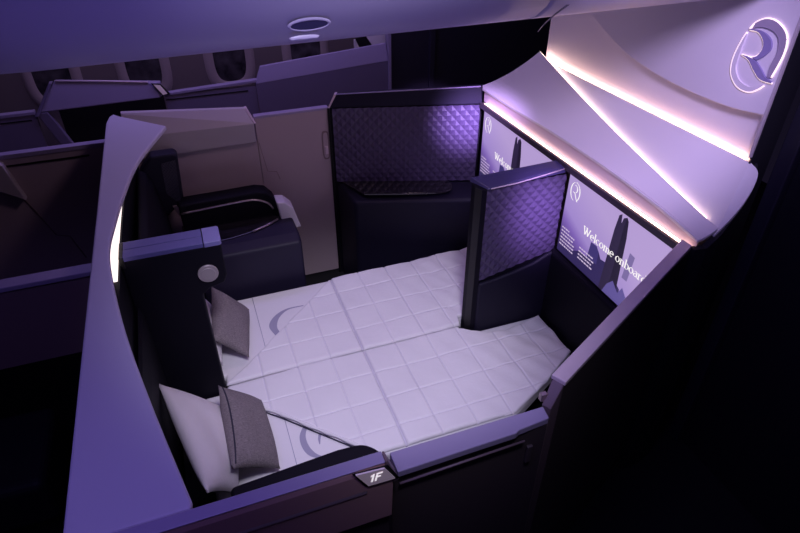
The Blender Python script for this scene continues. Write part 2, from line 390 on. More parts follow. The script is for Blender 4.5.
# ------------------------------------------------------------------ header shell over the screens
hd = thing('header_shell', 'sculpted lilac header shelf above the two screens with glowing edges', 'header shelf', (1.6, YC, 1.19))
lip = spline([(1.530, 2.865, 1.252), (1.532, 2.52, 1.254), (1.534, 2.18, 1.264), (1.534, 1.92, 1.266), (1.534, 1.71, 1.264), (1.533, 1.45, 1.253), (1.530, 1.222, 1.229)], 4)
peak, rr = Vector((1.771, 2.685, 1.463)), Vector((1.60, 1.219, 1.263))
back = []
for i in range(25):
    t = i/24; p = peak.lerp(rr, t); p.z -= .018*sin(pi*t); back.append(p)
# far flank of the shelf dips between lip and peak
def ruled_flank(name, A, B, th, m, parent, n=12, dip=.035, **k):
    L = len(A); v = []; f = []
    for lay in (0, 1):
        for i in range(L):
            s = i/(L-1); edgew = (abs(2*s-1))**2
            for j in range(n+1):
                t = j/n; p = A[i].lerp(B[i], t); p.z -= (.012+dip*edgew*(1 if s < .5 else .0))*4*t*(1-t)*.5+th*lay
                v.append(p)
    W = n+1; o = L*W
    for i in range(L-1):
        for j in range(n):
            qd = (i*W+j, i*W+j+1, (i+1)*W+j+1, (i+1)*W+j); f.append(qd); f.append(tuple(o+x for x in reversed(qd)))
        for j in (0, n): f.append((i*W+j, (i+1)*W+j, o+(i+1)*W+j, o+i*W+j))
    for j in range(n):
        for i in (0, L-1): f.append((i*W+j, i*W+j+1, o+i*W+j+1, o+i*W+j))
    return raw(name, v, f, m, parent, **k)
ruled_flank('front_shelf', lip, back, .012, M['shell_light'], hd, bevel=.002)
# rear shelf: a long triangle between the front shelf's back edge and the foot of the monument wall
low = [p+Vector((0, 0, -.020-.012*(1-i/24))) for i, p in enumerate(back)]
bk = [Vector((1.775, 2.662, 1.428)).lerp(Vector((1.775, 1.322, 1.431)), i/24) for i in range(25)]
low2 = [Vector((p.x-.004, p.y, p.z-.006)) for p in low]
ruled('rear_shelf', low2, bk, .012, M['shell_light'], hd, n=10, sag=.0)
# rounded near corner of the rear shelf
cr = spline([low2[-1], (1.675, 1.226, 1.315), (1.738, 1.250, 1.376), (1.772, 1.280, 1.415), (1.778, 1.322, 1.431)], 6)
c0 = [low2[-1].lerp(bk[-1], i/(len(cr)-1)) for i in range(len(cr))]
ruled('rear_shelf_corner', c0, cr, .012, M['shell_light'], hd, n=3)
# lights: under the front shelf's back edge, at the foot of the monument wall, and in the cove above the screens
def strip(name, A, B, m, parent):
    L = len(A); v = list(A)+list(B); f = [(i, i+1, L+i+1, L+i) for i in range(L-1)]
    me = bpy.data.meshes.new(name); me.from_pydata([tuple(x) for x in v], [], f); me.update(); return link(name, me, m, parent)
s1 = [p+Vector((.0, .0, -.0005)) for p in back[:-1]]; s2 = [p+Vector((.0005, 0, -.006-.010*(1-i/24))) for i, p in enumerate(back[:-1])]
strip('shelf_light', s1, s2, M['led'], hd)
yw = [2.655-(2.655-1.345)*i/24 for i in range(25)]
strip('wall_wash_light', [Vector((1.779, y, 1.431)) for y in yw], [Vector((1.797, y, 1.431)) for y in yw], M['led_wall'], hd)
cz0 = [Vector((1.531, min(max(p.y, 1.226), 2.80), 1.188)) for p in lip]; cz1 = [Vector((1.540, min(p.y, 2.82), p.z+.002)) for p in lip]
strip('cove_face', cz0, cz1, M['creamcap'], hd)
strip('cove_light', [Vector((1.514, 2.765-(2.765-1.24)*i/24, 1.1895)) for i in range(25)], [Vector((1.529, 2.765-(2.765-1.24)*i/24, 1.1895)) for i in range(25)], M['led_cove'], hd)
box('cove_floor', 1.500, 1.575, 1.225, 2.79, 1.160, 1.1885, M['bezel'], hd, bevel=.003)

# ------------------------------------------------------------------ monument wall with emblem
mw = structure(box('wall_front', 1.80, 1.86, 1.326, 2.668, 0, 2.30, M['monument']))

# raised upper relief with a sweeping lower edge
arc = spline([(0, 2.38, 1.76), (0, 2.306, 1.714), (0, 2.239, 1.684), (0, 2.149, 1.650), (0, 2.045, 1.620), (0, 1.923, 1.597), (0, 1.808, 1.583), (0, 1.706, 1.577), (0, 1.602, 1.575), (0, 1.508, 1.577), (0, 1.422, 1.584), (0, 1.329, 1.598)], 6)
outl = [(p.y, p.z) for p in arc]+[(1.329, 2.30), (2.44, 2.30), (2.44, 1.80)]
rel = structure(slab('trim_1', [(1.7999, y, z) for y, z in outl], [(1.766, y, z) for y, z in outl], M['monument'], bevel=.002))
ed = box('trim_2', 1.772, 1.862, 1.319, 1.3255, 0, 2.30, M['bulkhead']); structure(ed)
structure(box('trim_4', 1.764, 1.7715, 1.319, 1.3285, 1.452, 2.30, M['wing']))

# emblem on the monument wall
em = thing('wall_emblem', 'backlit curved letter R emblem on the mauve front wall', 'emblem', (1.766, 1.43, 1.76))
def ribbon(name, A, B, x0, x1, m, parent, **k):
    A = [Vector((0,)+tuple(a)) for a in A]; B = [Vector((0,)+tuple(b)) for b in B]
    sa, sb = spline(A, 6), spline(B, 6); n = 30
    def res(c):
        L = [0]
        for i in range(1, len(c)): L.append(L[-1]+(c[i]-c[i-1]).length)
        out = []
        for j in range(n+1):
            t = L[-1]*j/n; i = 1
            while i < len(c)-1 and L[i] < t: i += 1
            u = (t-L[i-1])/max(1e-9, L[i]-L[i-1]); out.append(c[i-1].lerp(c[i], u))
        return out
    sa, sb = res(sa), res(sb); v = []; f = []
    for p, r_ in zip(sa, sb):
        v += [(x0, p.y, p.z), (x1, p.y, p.z), (x1, r_.y, r_.z), (x0, r_.y, r_.z)]
    for i in range(n):
        for q_ in range(4): f.append((i*4+q_, i*4+(q_+1) % 4, (i+1)*4+(q_+1) % 4, (i+1)*4+q_))
    f += [(0, 1, 2, 3), tuple(n*4+x for x in (3, 2, 1, 0))]
    return raw(name, v, f, m, parent, **k)
ke = 1.762/1.775
def K(l): return [(a*ke, 2.3-(2.3-b)*ke) for a, b in l]
outer = [(1.494, 1.832), (1.479, 1.854), (1.445, 1.873), (1.405, 1.872), (1.366, 1.852), (1.348, 1.824), (1.344, 1.788), (1.35, 1.748), (1.358, 1.712)]
left = [(1.5, 1.819), (1.51, 1.791), (1.52, 1.743), (1.518, 1.701), (1.501, 1.67), (1.465, 1.647), (1.419, 1.646), (1.39, 1.664), (1.374, 1.681)]
bowl = [(1.493, 1.829), (1.457, 1.829), (1.43, 1.81), (1.422, 1.787), (1.432, 1.762), (1.453, 1.751), (1.492, 1.749)]
leg = [(1.493, 1.75), (1.459, 1.741), (1.426, 1.715), (1.393, 1.696), (1.348, 1.696)]
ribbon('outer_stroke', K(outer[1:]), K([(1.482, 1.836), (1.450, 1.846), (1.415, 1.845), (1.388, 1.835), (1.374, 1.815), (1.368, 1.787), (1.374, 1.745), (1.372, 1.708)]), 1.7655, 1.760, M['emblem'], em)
ribbon('left_stroke', K(left), K([(1.497, 1.812), (1.499, 1.785), (1.501, 1.745), (1.499, 1.706), (1.477, 1.677), (1.455, 1.666), (1.425, 1.662), (1.40, 1.672), (1.376, 1.684)]), 1.7655, 1.760, M['monument'], em)
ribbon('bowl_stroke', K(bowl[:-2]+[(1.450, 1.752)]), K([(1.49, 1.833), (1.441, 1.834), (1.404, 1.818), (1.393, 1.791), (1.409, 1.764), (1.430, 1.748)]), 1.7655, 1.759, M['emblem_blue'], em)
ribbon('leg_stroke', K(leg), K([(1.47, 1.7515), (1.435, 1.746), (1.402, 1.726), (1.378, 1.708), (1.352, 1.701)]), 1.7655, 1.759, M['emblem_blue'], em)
for nm, l in (('outer_glow', outer), ('left_glow', left), ('bowl_glow', bowl), ('leg_glow', leg)):
    tube(nm, [(1.7625, p.y, p.z) for p in spline([(0, a, b) for a, b in K(l)], 6)], .0030, M['led_soft'], em, 6)

# ------------------------------------------------------------------ screens
def nib(strokes, ox, oz, sc, x, f_, v_, wt=1.0):
    # broad-nib lettering: thick uprights, hairline horizontals; across runs towards -y
    for st in strokes:
        for k in range(len(st)-1):
            (a, b), (c, d) = st[k], st[k+1]
            L = math.hypot(c-a, d-b)
            if L < 1e-6: continue
            w = (.035+.075*abs(d-b)/L)*.5*1.25*wt
            # pen edge lies mostly horizontal
            px, pz = (w, w*.25) if abs(d-b) > abs(c-a)*.35 else (0, .035*wt)
            n0 = len(v_)
            for (e, g), sg in (((a, b), -1), ((c, d), -1), ((c, d), 1), ((a, b), 1)):
                v_.append((x, oy_[0]-(ox+(e+sg*px)*sc), oy_[1]+oz+(g+sg*pz)*sc))
            f_.append((n0, n0+1, n0+2, n0+3))
oy_ = [0, 0]
def ell(cx, cy, a, b, t0, t1, n=14): return [(cx+a*cos(radians(t0+(t1-t0)*i/n)), cy+b*sin(radians(t0+(t1-t0)*i/n))) for i in range(n+1)]
G = {
 'W': (1.02, [[(.06, .72), (.30, 0)], [(.30, 0), (.50, .66)], [(.44, .72), (.68, 0)], [(.68, 0), (.92, .72)], [(-.02, .72), (.2, .72)], [(.34, .72), (.56, .72)], [(.82, .72), (1.0, .72)]]),
 'e': (.52, [ell(.25, .24, .2, .24, 0, 310), [(.05, .26), (.45, .26)]]),
 'l': (.28, [[(.13, 0), (.13, .76)], [(.03, 0), (.24, 0)], [(.03, .76), (.13, .76)]]),
 'c': (.48, [ell(.25, .24, .2, .24, 45, 315)]),
 'o': (.54, [ell(.26, .24, .21, .24, 0, 360, 22)]),
 'm': (.84, [[(.12, 0), (.12, .48)], ell(.27, .33, .14, .15, 160, 0), [(.41, .33), (.41, 0)], ell(.56, .33, .14, .15, 160, 0), [(.70, .33), (.70, 0)], [(.02, 0), (.22, 0)], [(.31, 0), (.51, 0)], [(.60, 0), (.80, 0)], [(.02, .48), (.12, .48)]]),
 'n': (.58, [[(.12, 0), (.12, .48)], ell(.28, .32, .15, .16, 160, 0), [(.43, .32), (.43, 0)], [(.02, 0), (.22, 0)], [(.33, 0), (.53, 0)], [(.02, .48), (.12, .48)]]),
 'b': (.56, [[(.11, 0), (.11, .76)], ell(.27, .24, .2, .24, 150, -150, 20), [(.01, .76), (.11, .76)]]),
 'a': (.50, [ell(.24, .34, .15, .14, 150, 0), [(.39, .34), (.39, .03), (.48, 0)], ell(.22, .14, .16, .14, 60, 330)]),
 'r': (.42, [[(.12, 0), (.12, .48)], ell(.27, .33, .14, .15, 160, 50), [(.02, 0), (.24, 0)], [(.02, .48), (.12, .48)]]),
 'd': (.58, [ell(.25, .24, .2, .24, 30, 330, 20), [(.43, 0), (.43, .76)], [(.33, .76), (.43, .76)], [(.43, 0), (.52, 0)]]),
 ' ': (.24, [])}
def screen(Y0, where, xs=1.518):
    W_, H_ = .709, .400; z0 = .757
    s_ = thing('video_screen', where, 'screen', (xs, Y0, z0), )
    box('housing', xs+.002, xs+.022, Y0-W_-.006, Y0+.006, z0-.006, z0+H_+.004, M['black'], s_)
    def quad(name, pts, x, m, parent, **k):
        me = bpy.data.meshes.new(name); me.from_pydata([(x, Y0-u, z0+h) for u, h in pts], [], [tuple(range(len(pts)))]); me.update()
        return link(name, me, m, parent, **k)
    disp = quad('display', [(0, 0), (W_, 0), (W_, H_), (0, H_)], xs+.001, M['screen'], s_)
    disp.location = (0, 0, 0)
    e_ = .0002
    quad('picture_far_building', [(.440, .13), (.472, .13), (.482, .252), (.451, .256)], xs+.001-e_, M['s_far'], disp)
    quad('picture_low_city', [(0, 0), (.45, 0), (.445, .07), (.42, .085), (.405, .12), (.36, .115), (.34, .135), (.30, .13), (.28, .155), (.255, .172), (.222, .170), (.215, .09), (.15, .08), (.1, .05), (0, .03)], xs+.001-2*e_, M['s_low'], disp)
    quad('picture_block', [(.216, .09), (.282, .09), (.281, .152), (.262, .172), (.222, .170)], xs+.001-3*e_, M['s_block'], disp)
    quad('picture_tower', [(.325, .0), (.432, .0), (.415, .30), (.404, .372), (.392, .384), (.374, .372), (.368, .345), (.362, .384), (.347, .372), (.338, .30)], xs+.001-4*e_, M['s_tower'], disp)
    quad('picture_tower_shade', [(.380, .0), (.432, .0), (.415, .30), (.404, .372), (.392, .384), (.386, .34)], xs+.001-5*e_, M['s_tower2'], disp)
    quad('picture_roofs', [(.35, 0), (.52, 0), (.50, .05), (.46, .09), (.44, .05), (.40, .085), (.37, .05)], xs+.001-6*e_, M['s_roof'], disp)
    # lettering
    oy_[0], oy_[1] = Y0, z0
    v_, f_ = [], []; cx = .158; sc = .0505
    for ch in 'Welcome onboard':
        wd, st = G[ch]; nib(st, cx, .180, sc, xs+.001-8*e_, f_, v_); cx += wd*sc
    me = bpy.data.meshes.new('welcome_lettering'); me.from_pydata(v_, [], f_); me.update(); link('welcome_lettering', me, M['s_text'], disp)
    # roundel with R
    v_, f_ = [], []
    rs = [ell(.5, .5, .34, .47, 108, 262, 18), ell(.5, .5, .34, .47, -58, 96, 18), ell(.46, .63, .17, .19, 120, -95, 14), [(.34, .45), (.50, .42), (.60, .24), (.74, .08)]]
    nib(rs, .010, .284, .094, xs+.001-8*e_, f_, v_, .5)
    me = bpy.data.meshes.new('roundel_logo'); me.from_pydata(v_, [], f_); me.update(); link('roundel_logo', me, M['s_text'], disp)
    # small print: two columns of hair-thin lines, too small to read
    rnd = random.Random(7)
    for col, (ua, ub) in enumerate(((.012, .118), (.155, .265))):
        v_, f_ = [], []
        for r_ in range(6 if col == 0 else 4):
            h = (.128 if col == 0 else .100)-r_*.0175; u = ua
            while u < ub-.012 and not (col == 0 and r_ == 0 and u > .07):
                l = rnd.uniform(.008, .02); n0 = len(v_)
                v_ += [(xs+.001-8*e_, Y0-u, z0+h), (xs+.001-8*e_, Y0-min(u+l, ub), z0+h), (xs+.001-8*e_, Y0-min(u+l, ub), z0+h+.0068), (xs+.001-8*e_, Y0-u, z0+h+.0068)]
                f_.append((n0, n0+1, n0+2, n0+3)); u += l+.0035
        me = bpy.data.meshes.new('small_print'); me.from_pydata(v_, [], f_); me.update(); link('small_print', me, M['s_small'], disp)
    return s_
screen(1.938, 'glowing screen reading Welcome onboard with whole skyline, nearer of the two screens')
screen(2.762, 'glowing welcome screen half hidden behind the centre divider, farther of the two')

# dark wall below the screens
lw = thing('footwell_wall', 'dark navy padded footwell wall under the screens at the bed foot', 'footwell wall', (1.51, YC, 0))
box('padded_panel', 1.49, 1.535, 1.232, 2.045, 0, .748, M['navy'], lw, bevel=.02, seg=4)
box('padded_panel', 1.49, 1.535, 2.047, 2.776, 0, .748, M['navy'], lw, bevel=.02, seg=4)

# ------------------------------------------------------------------ centre divider
cd = thing('centre_divider', 'navy quilted divider with angled cap between the two screens', 'divider', (1.3, YC, 0))
box('core', 1.10, 1.5165, 1.957, 2.036, 0, 1.142, M['navy'], cd)
plan('end_post', [(1.084, 2.030), (1.080, 1.985), (1.094, 1.950), (1.118, 1.946), (1.118, 2.036), (1.096, 2.040)], 0, 1.142, M['navy'], cd, bevel=.004)
plan('post_channel', [(1.0800, 1.984), (1.0935, 1.950), (1.092, 1.949), (1.0780, 1.984)], 0, 1.14, M['black'], cd)
slab('top_cap', [(1.078, 2.040, 1.140), (1.116, 1.938, 1.140), (1.517, 1.955, 1.150), (1.517, 2.036, 1.150)],
     [(1.082, 2.038, 1.162), (1.122, 1.944, 1.150), (1.5165, 1.968, 1.172), (1.5165, 2.034, 1.176)], M['divcap'], cd, bevel=.003)
tube('cap_edge', [(1.13, 1.9405, 1.144), (1.25, 1.943, 1.147), (1.38, 1.950, 1.157), (1.51, 1.962, 1.166)], .0028, M['creamcap'], cd, 6)
quilted('quilted_panel', (1.118, 1.9565, .655), (1.512, 1.9565, .745), (1.118, 1.9565, 1.138), (1.512, 1.9565, 1.143), (0, -1, 0), 8, 8, .0065, M['quilt_navy'], cd)
secy('lower_padding', [(1.114, 0), (1.505, 0), (1.505, .745), (1.47, .735), (1.40, .70), (1.30, .675), (1.20, .655), (1.114, .645)], 1.934, 1.957, M['navy_mid'], cd, bevel=.012, seg=4)

# ------------------------------------------------------------------ headrest divider with reading light
hdv = thing('headrest_divider', 'dark panel between the seat heads with blue violet padded top', 'divider', (-.15, YC, 0))
secy('panel', [(-.337, .0), (-.089, .0), (-.089, .90), (-.060, .925), (.0, .94), (.014, .97), (.014, 1.112), (-.337, 1.112)], 1.952, 2.040, M['navy'], hdv, bevel=.006)
tl = box('armrest_top', -.336, -.048, 1.950, 2.0035, 1.112, 1.130, M['armcap'], hdv, bevel=.002)
box('armrest_top', -.336, -.048, 2.0065, 2.060, 1.112, 1.130, M['armcap'], hdv, bevel=.002)
plan('end_cap', [(-.0455, 1.949), (.010, 1.949), (.017, 1.957), (.017, 2.053), (.010, 2.061), (-.0455, 2.061)], 1.110, 1.131, M['armcap_l'], hdv, bevel=.003)
box('hinge_block', -.3375, -.322, 1.948, 2.058, 1.085, 1.1305, M['black'], hdv, bevel=.002)
def disc(name, c, r, th_, m, parent, n=32, ax='y', **k):
    a = [(c[0]+r*cos(2*pi*i/n), c[1], c[2]+r*sin(2*pi*i/n)) for i in range(n)]
    b = [(x, c[1]-th_, z) for x, y, z in a]
    return slab(name, a, b, m, parent, **k)
lt = disc('reading_light', (-.053, 1.952, .998), .038, .010, M['seatlight'], hdv, bevel=.003)
disc('light_lens', (-.053, 1.943, .998), .027, .004, M['seatlight'], lt, bevel=.0015)

# ------------------------------------------------------------------ seats (backs raised behind the beds)
def seat(fy, label, near):
    st = thing('lounge_seat', label, 'seat', (-.25, fy(1.45), 0))
    yA, yB = sorted((fy(1.22 if near else 1.0), fy(1.946)))
    pr_ = [(-.324, .30), (-.308, .30), (-.308, .80), (-.314, .90), (-.324, .92)] if near else [(-.305, .30), (-.20, .30), (-.215, .70), (-.245, .93), (-.265, .98), (-.29, .995), (-.305, .99)]
    secy('backrest', pr_, yA, yB, M['navy'], st, bevel=.008 if near else .02, seg=4)
    if not near:      # head wing at the aisle side, with its quilted inner face and metal trim
        y1, y2 = sorted((fy(.905), fy(.99)))
        wi = secy('head_wing', [(-.296, .64), (-.17, .74), (-.128, .655), (-.098, 1.035), (-.115, 1.052), (-.228, 1.052), (-.296, .97)], y1, y2, M['navy_mid'], st, bevel=.012, seg=3)
        yq = fy(.9915)
        quilted('wing_quilting', (-.195, yq, .84), (-.136, yq, .76), (-.185, yq, 1.01), (-.112, yq, 1.02), (0, 1 if yq < YC else -1, 0), 5, 11, .003, M['quilt_dark'], wi)
        ya, yb = sorted((fy(.985), fy(1.0)))
        slab('wing_trim', [(-.182, ya, .765), (-.160, ya, .765), (-.124, ya, .665), (-.138, ya, .650)], [(-.182, yb, .765), (-.160, yb, .765), (-.124, yb, .665), (-.138, yb, .650)], M['metal'], wi, bevel=.003)
    yc0, yc1 = sorted((fy(1.40), fy(1.93)))
    box('seat_base', -.30, 1.02, yc0, yc1, .0, .290, M['black'], st)
    return st
seat(lambda a: a, 'near dark navy seat back behind the white pillow', True)
seat(mir, 'far navy seat with quilted head wing against the beige wall', False)

# ------------------------------------------------------------------ side consoles with armrest pads
def side_console(fy, label):
    c = thing('side_console', label, 'console', (.15, fy(1.1), 0))
    s_ = 1 if fy(0) > YC else -1          # +1: far side
    def P(x, a, z): return (x, fy(a), z)
    # body: chamfered box; a runs from .86 at the aisle wall to 1.39 beside the bed (near-side values)
    prof = [(.86, 0), (1.33, 0), (1.33, .602), (1.265, .632), (.86, .632)]
    secx('console_body', [(fy(a), z) for a, z in prof], -.12, .43, M['console'], c, bevel=.018, seg=4)
    # glossy tray top
    tp = [(-.16, 1.0), (.355, 1.0), (.372, 1.04), (.350, 1.105), (.30, 1.145), (.20, 1.190), (.08, 1.22), (-.16, 1.24)]
    plan('glossy_tray', [(x, fy(a)) for x, a in tp], .628, .638, M['gloss'], c, bevel=.003)
    tube('tray_glint', [P(.195, 1.195, .640), P(.24, 1.175, .640), P(.29, 1.150, .640), P(.345, 1.110, .640)], .006, M['metal'], c, 6)  # glint on the tray's rim put into a metal tube
    # padded armrest wall with a rounded front
    pts = [(-.15, .56), (-.15, .787), (.10, .790), (.26, .793), (.315, .778), (.350, .735), (.378, .665), (.392, .60), (.395, .56)]
    secy('armrest_pad', pts, *sorted((fy(.945), fy(1.055))), M['navy'], c, bevel=.012, seg=4)
    tube('pad_trim', spline([P(-.145, 1.058, .742), P(.05, 1.058, .752), P(.163, 1.058, .756), P(.243, 1.058, .753), P(.308, 1.058, .722), P(.335, 1.058, .68)], 5), .006, M['metal'], c, 6)
    ec = [(.352, .737), (.399, .730), (.440, .686), (.472, .560), (.392, .556), (.366, .620)]
    secy('end_cap', ec, *sorted((fy(1.0), fy(1.105))), M['shell_light'], c, bevel=.008, seg=3)
    return c
nc = thing('side_console', 'near dark side console with rounded pad between aisle door and bed', 'console', (.2, 1.1, 0))
plan('console_body', [(-.11, .86), (.40, .86), (.40, 1.31), (-.11, 1.31)], 0, .47, M['navy'], nc)
plan('armrest_pad', [(-.125, .87), (.40, .87)]+[(p.x, p.y) for p in spline([(.415, 1.02, 0), (.424, 1.17, 0), (.410, 1.27, 0), (.355, 1.338, 0), (.26, 1.350, 0)], 6)]+[(-.125, 1.325)], .471, .548, M['navy'], nc, bevel=.02, seg=4)
side_console(mir, 'far side console with metal trimmed armrest and pale end cap')

# ------------------------------------------------------------------ beds
def bed(pts, label):
    b = thing('flat_bed', label, 'bed', (.5, sum(p[1] for p in pts)/len(pts), .25))
    plan('mattress', pts, .292, .366, M['sheet'], b, bevel=.018, seg=4)
    return b
nb = bed([(-.19, 1.945), (-.19, 1.395), (1.04, 1.395), (1.472, 1.63), (1.472, 1.928), (1.06, 1.93), (1.06, 1.985), (-.085, 1.985), (-.085, 1.945)], 'nearer white made bed beside the aisle door')
fb = bed([(-.19, 2.046), (-.085, 2.046), (-.085, 1.987), (1.06, 1.987), (1.06, 2.045), (1.472, 2.045), (1.472, 2.595), (-.19, 2.595)], 'farther white made bed beside the far console')
def bed_base(pts, b): plan('bed_base', pts, 0, .293, M['black'], b)
def cres(name, A, B, b):
    A = [Vector((x, y, .3668)) for x, y in A]; B = [Vector((x, y, .3668)) for x, y in B]
    sa, sb = spline(A, 8), spline(B, 8); n = min(len(sa), len(sb)); v = sa[:n]+sb[:n]
    me = bpy.data.meshes.new(name); me.from_pydata([tuple(p) for p in v], [], [(i, i+1, n+i+1, n+i) for i in range(n-1)]); me.update()
    link(name, me, M['logo_grey'], b)
cres('printed_logo', [(.36, 2.425), (.27, 2.425), (.20, 2.385), (.163, 2.318), (.180, 2.235)], [(.36, 2.418), (.28, 2.415), (.225, 2.370), (.200, 2.305), (.205, 2.250)], fb)
cres('printed_logo', [(.185, 1.645), (.158, 1.595), (.157, 1.535), (.178, 1.487), (.226, 1.455)], [(.198, 1.632), (.182, 1.590), (.183, 1.540), (.200, 1.495), (.232, 1.462)], nb)
cres('printed_logo', [(.238, 1.590), (.226, 1.560), (.224, 1.530)], [(.246, 1.580), (.236, 1.558), (.228, 1.532)], nb)
for x in (.119,):
    tube('sheet_seam', [(x, 2.08, .3665), (x, 2.585, .3665)], .0014, M['logo_grey'], fb, 5)
    tube('sheet_seam', [(x, 1.41, .3665), (x, 1.80, .3665)], .0014, M['logo_grey'], nb, 5)

def duvet(lo, hi, x0, x1, label, loc, seed, seam=.158, off=.0):
    rnd = random.Random(seed); nx, ny = 380, 150; sv = []; v = []; f = []
    ph = [rnd.uniform(0, 6) for _ in range(8)]
    def puff(x, y):
        a = abs(sin(pi*(x-.109-off)/.158)); b = abs(sin(pi*(y-YC)/seam+.35))
        h = .0085*min(1, a*9)**.6*min(1, b*9)**.6*(0.85+.15*min(a, b))-.006*math.exp(-((x-.550)/.007)**2)
        h += .0022*sin(9*x+ph[0]+5*y)+.0016*sin(23*y+ph[1]-11*x)+.0011*sin(41*x+17*y+ph[2])
        # creases close to the foot
        k = max(0, min(1, (x-.85)/.5)); h += k*(.0035*sin(38*y-22*x+ph[3])+.0025*sin(61*x+33*y+ph[4]))
        return h
    for i in range(nx+1):
        x = x0+(x1-x0)*i/nx; a, b = lo(x), hi(x)
        for j in range(ny+1):
            t = j/ny; y = a+(b-a)*t
            # soft rolled edge
            d_ = min(t*(b-a), (1-t)*(b-a), (x1-x)*1.0, 1); r_ = .016
            z = .3735+puff(x, y)
            if d_ < r_: z -= .010*(1-sqrt(max(0, 1-(1-d_/r_)**2)))
            v.append((x, y, z))
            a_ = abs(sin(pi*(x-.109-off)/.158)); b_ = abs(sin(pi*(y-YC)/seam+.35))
            sv.append(max(math.exp(-(a_/.042)**2), math.exp(-(b_/.042)**2)*.75, 1.5*math.exp(-((x-.550)/.006)**2)))  # shade in the seams and the crease, painted as darker cloth
    W = ny+1
    for i in range(nx):
        for j in range(ny): f.append((i*W+j, (i+1)*W+j, (i+1)*W+j+1, i*W+j+1))
    n0 = len(v)
    # short skirt down to the mattress
    ring = [i*W for i in range(nx+1)]+[nx*W+j for j in range(1, ny+1)]+[i*W+ny for i in range(nx-1, -1, -1)]+[j for j in range(ny-1, 0, -1)]
    for q_ in ring: p = v[q_]; v.append((p[0], p[1], .3672))
    m_ = len(ring)
    for i in range(m_): f.append((ring[(i+1) % m_], ring[i], n0+i, n0+(i+1) % m_))
    me = bpy.data.meshes.new('quilted_duvet'); me.from_pydata(v, [], f); me.update()
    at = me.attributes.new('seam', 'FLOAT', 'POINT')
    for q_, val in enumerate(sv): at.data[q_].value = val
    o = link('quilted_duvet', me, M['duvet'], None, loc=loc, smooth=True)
    return tag(o, label, 'duvet')
def lerp_path(P):
    def g(x):
        if x <= P[0][0]: return P[0][1]
        for (a, b), (c, d_) in zip(P, P[1:]):
            if x <= c:
                t = (x-a)/max(1e-9, c-a); return b+(d_-b)*t
        return P[-1][1]
    return g
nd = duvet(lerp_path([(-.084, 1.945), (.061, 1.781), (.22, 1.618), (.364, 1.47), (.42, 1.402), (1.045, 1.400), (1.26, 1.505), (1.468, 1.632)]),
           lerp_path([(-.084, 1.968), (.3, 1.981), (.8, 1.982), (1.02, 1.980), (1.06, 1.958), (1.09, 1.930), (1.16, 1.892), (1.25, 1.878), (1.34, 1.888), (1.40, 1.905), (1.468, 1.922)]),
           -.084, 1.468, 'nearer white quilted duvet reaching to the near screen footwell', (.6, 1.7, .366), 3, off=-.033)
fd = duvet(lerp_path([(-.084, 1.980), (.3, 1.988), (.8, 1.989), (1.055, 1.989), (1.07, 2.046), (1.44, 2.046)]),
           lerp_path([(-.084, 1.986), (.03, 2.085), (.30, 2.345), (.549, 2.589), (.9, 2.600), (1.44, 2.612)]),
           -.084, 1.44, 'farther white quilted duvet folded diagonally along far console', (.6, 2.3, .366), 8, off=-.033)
# rolled hem along the near duvet's diagonal
hem = spline([(.03, 1.80, .378), (.12, 1.716, .381), (.22, 1.612, .379), (.30, 1.530, .382), (.40, 1.425, .379)], 6)
tube('rolled_hem', hem, [.007+.0022*sin(i*1.3) for i in range(len(hem))], M['duvet'], nd)
hem2 = [(p.x+.0-.006, p.y-.009, .3715) for p in hem]
tube('hem_piping', hem2, .0032, M['piping'], nd, 6)

# ------------------------------------------------------------------ pillows
def pillow(name, label, cat, c, th_, m, group=None, pipe=None, side=None, seed=0, n=26):
    # c: four corners (top a, top b, bottom b, bottom a) in order round the outline
    c = [Vector(p) for p in c]; N = (c[1]-c[0]).cross(c[3]-c[0]).normalized(); cen = sum(c, Vector())/4
    rnd = random.Random(seed); ph = [rnd.uniform(0, 6) for _ in range(6)]
    v = []; f = []
    def pt(u, w, s_):
        p = c[0].lerp(c[1], (u+1)/2).lerp(c[3].lerp(c[2], (u+1)/2), (w+1)/2)
        # edges pulled in between the pointed corners
        p = p.lerp(cen, .055*((1-u*u)*abs(w)**3+(1-w*w)*abs(u)**3))
        e = ((1-abs(u)**2.6)*(1-abs(w)**2.6)); h = th_*max(0, e)**.55
        h *= 1+.05*sin(3*u+ph[0]+2*w)+.04*sin(5*w+ph[1]-3*u)
        return p+N*s_*h
    W = n+1
    for s_ in (1, -1):
        for i in range(n+1):
            for j in range(n+1): v.append(pt(2*i/n-1, 2*j/n-1, s_))
    for i in range(n):
        for j in range(n):
            a = i*W+j; f.append((a, a+W, a+W+1, a+1)); o_ = W*W; f.append((o_+a, o_+a+1, o_+a+W+1, o_+a+W))
    o = raw(name, v, f, m, None, loc=cen-Vector((0, 0, th_)), smooth=True)
    tag(o, label, cat, group)
    if pipe is not None:
        u0 = pipe
        pa = [pt((2*i/20-1)*.93, u0, 1)+N*.0005 for i in range(21)] if side == 'w' else [pt(u0, 2*i/20-1, 1)+N*.001 for i in range(21)]
        tube('zip_piping', pa, .003, M['piping'], o, 6)
    return o
# near side: corners run top far, top near, bottom near, bottom far
pillow('bed_pillow', 'white pillow leaning behind the nearer grey cushion', 'pillow', [(-.315, 1.775, .675), (-.185, 1.235, .665), (-.105, 1.36, .445), (-.065, 1.760, .430)], .052, M['pillow'], seed=2)
pillow('scatter_cushion', 'grey woven cushion resting on the white pillow by the aisle door', 'cushion', [(-.108, 1.785, .575), (-.105, 1.350, .600), (.055, 1.445, .400), (.045, 1.815, .400)], .048, M['grey'], seed=5, pipe=-.90, side='w')
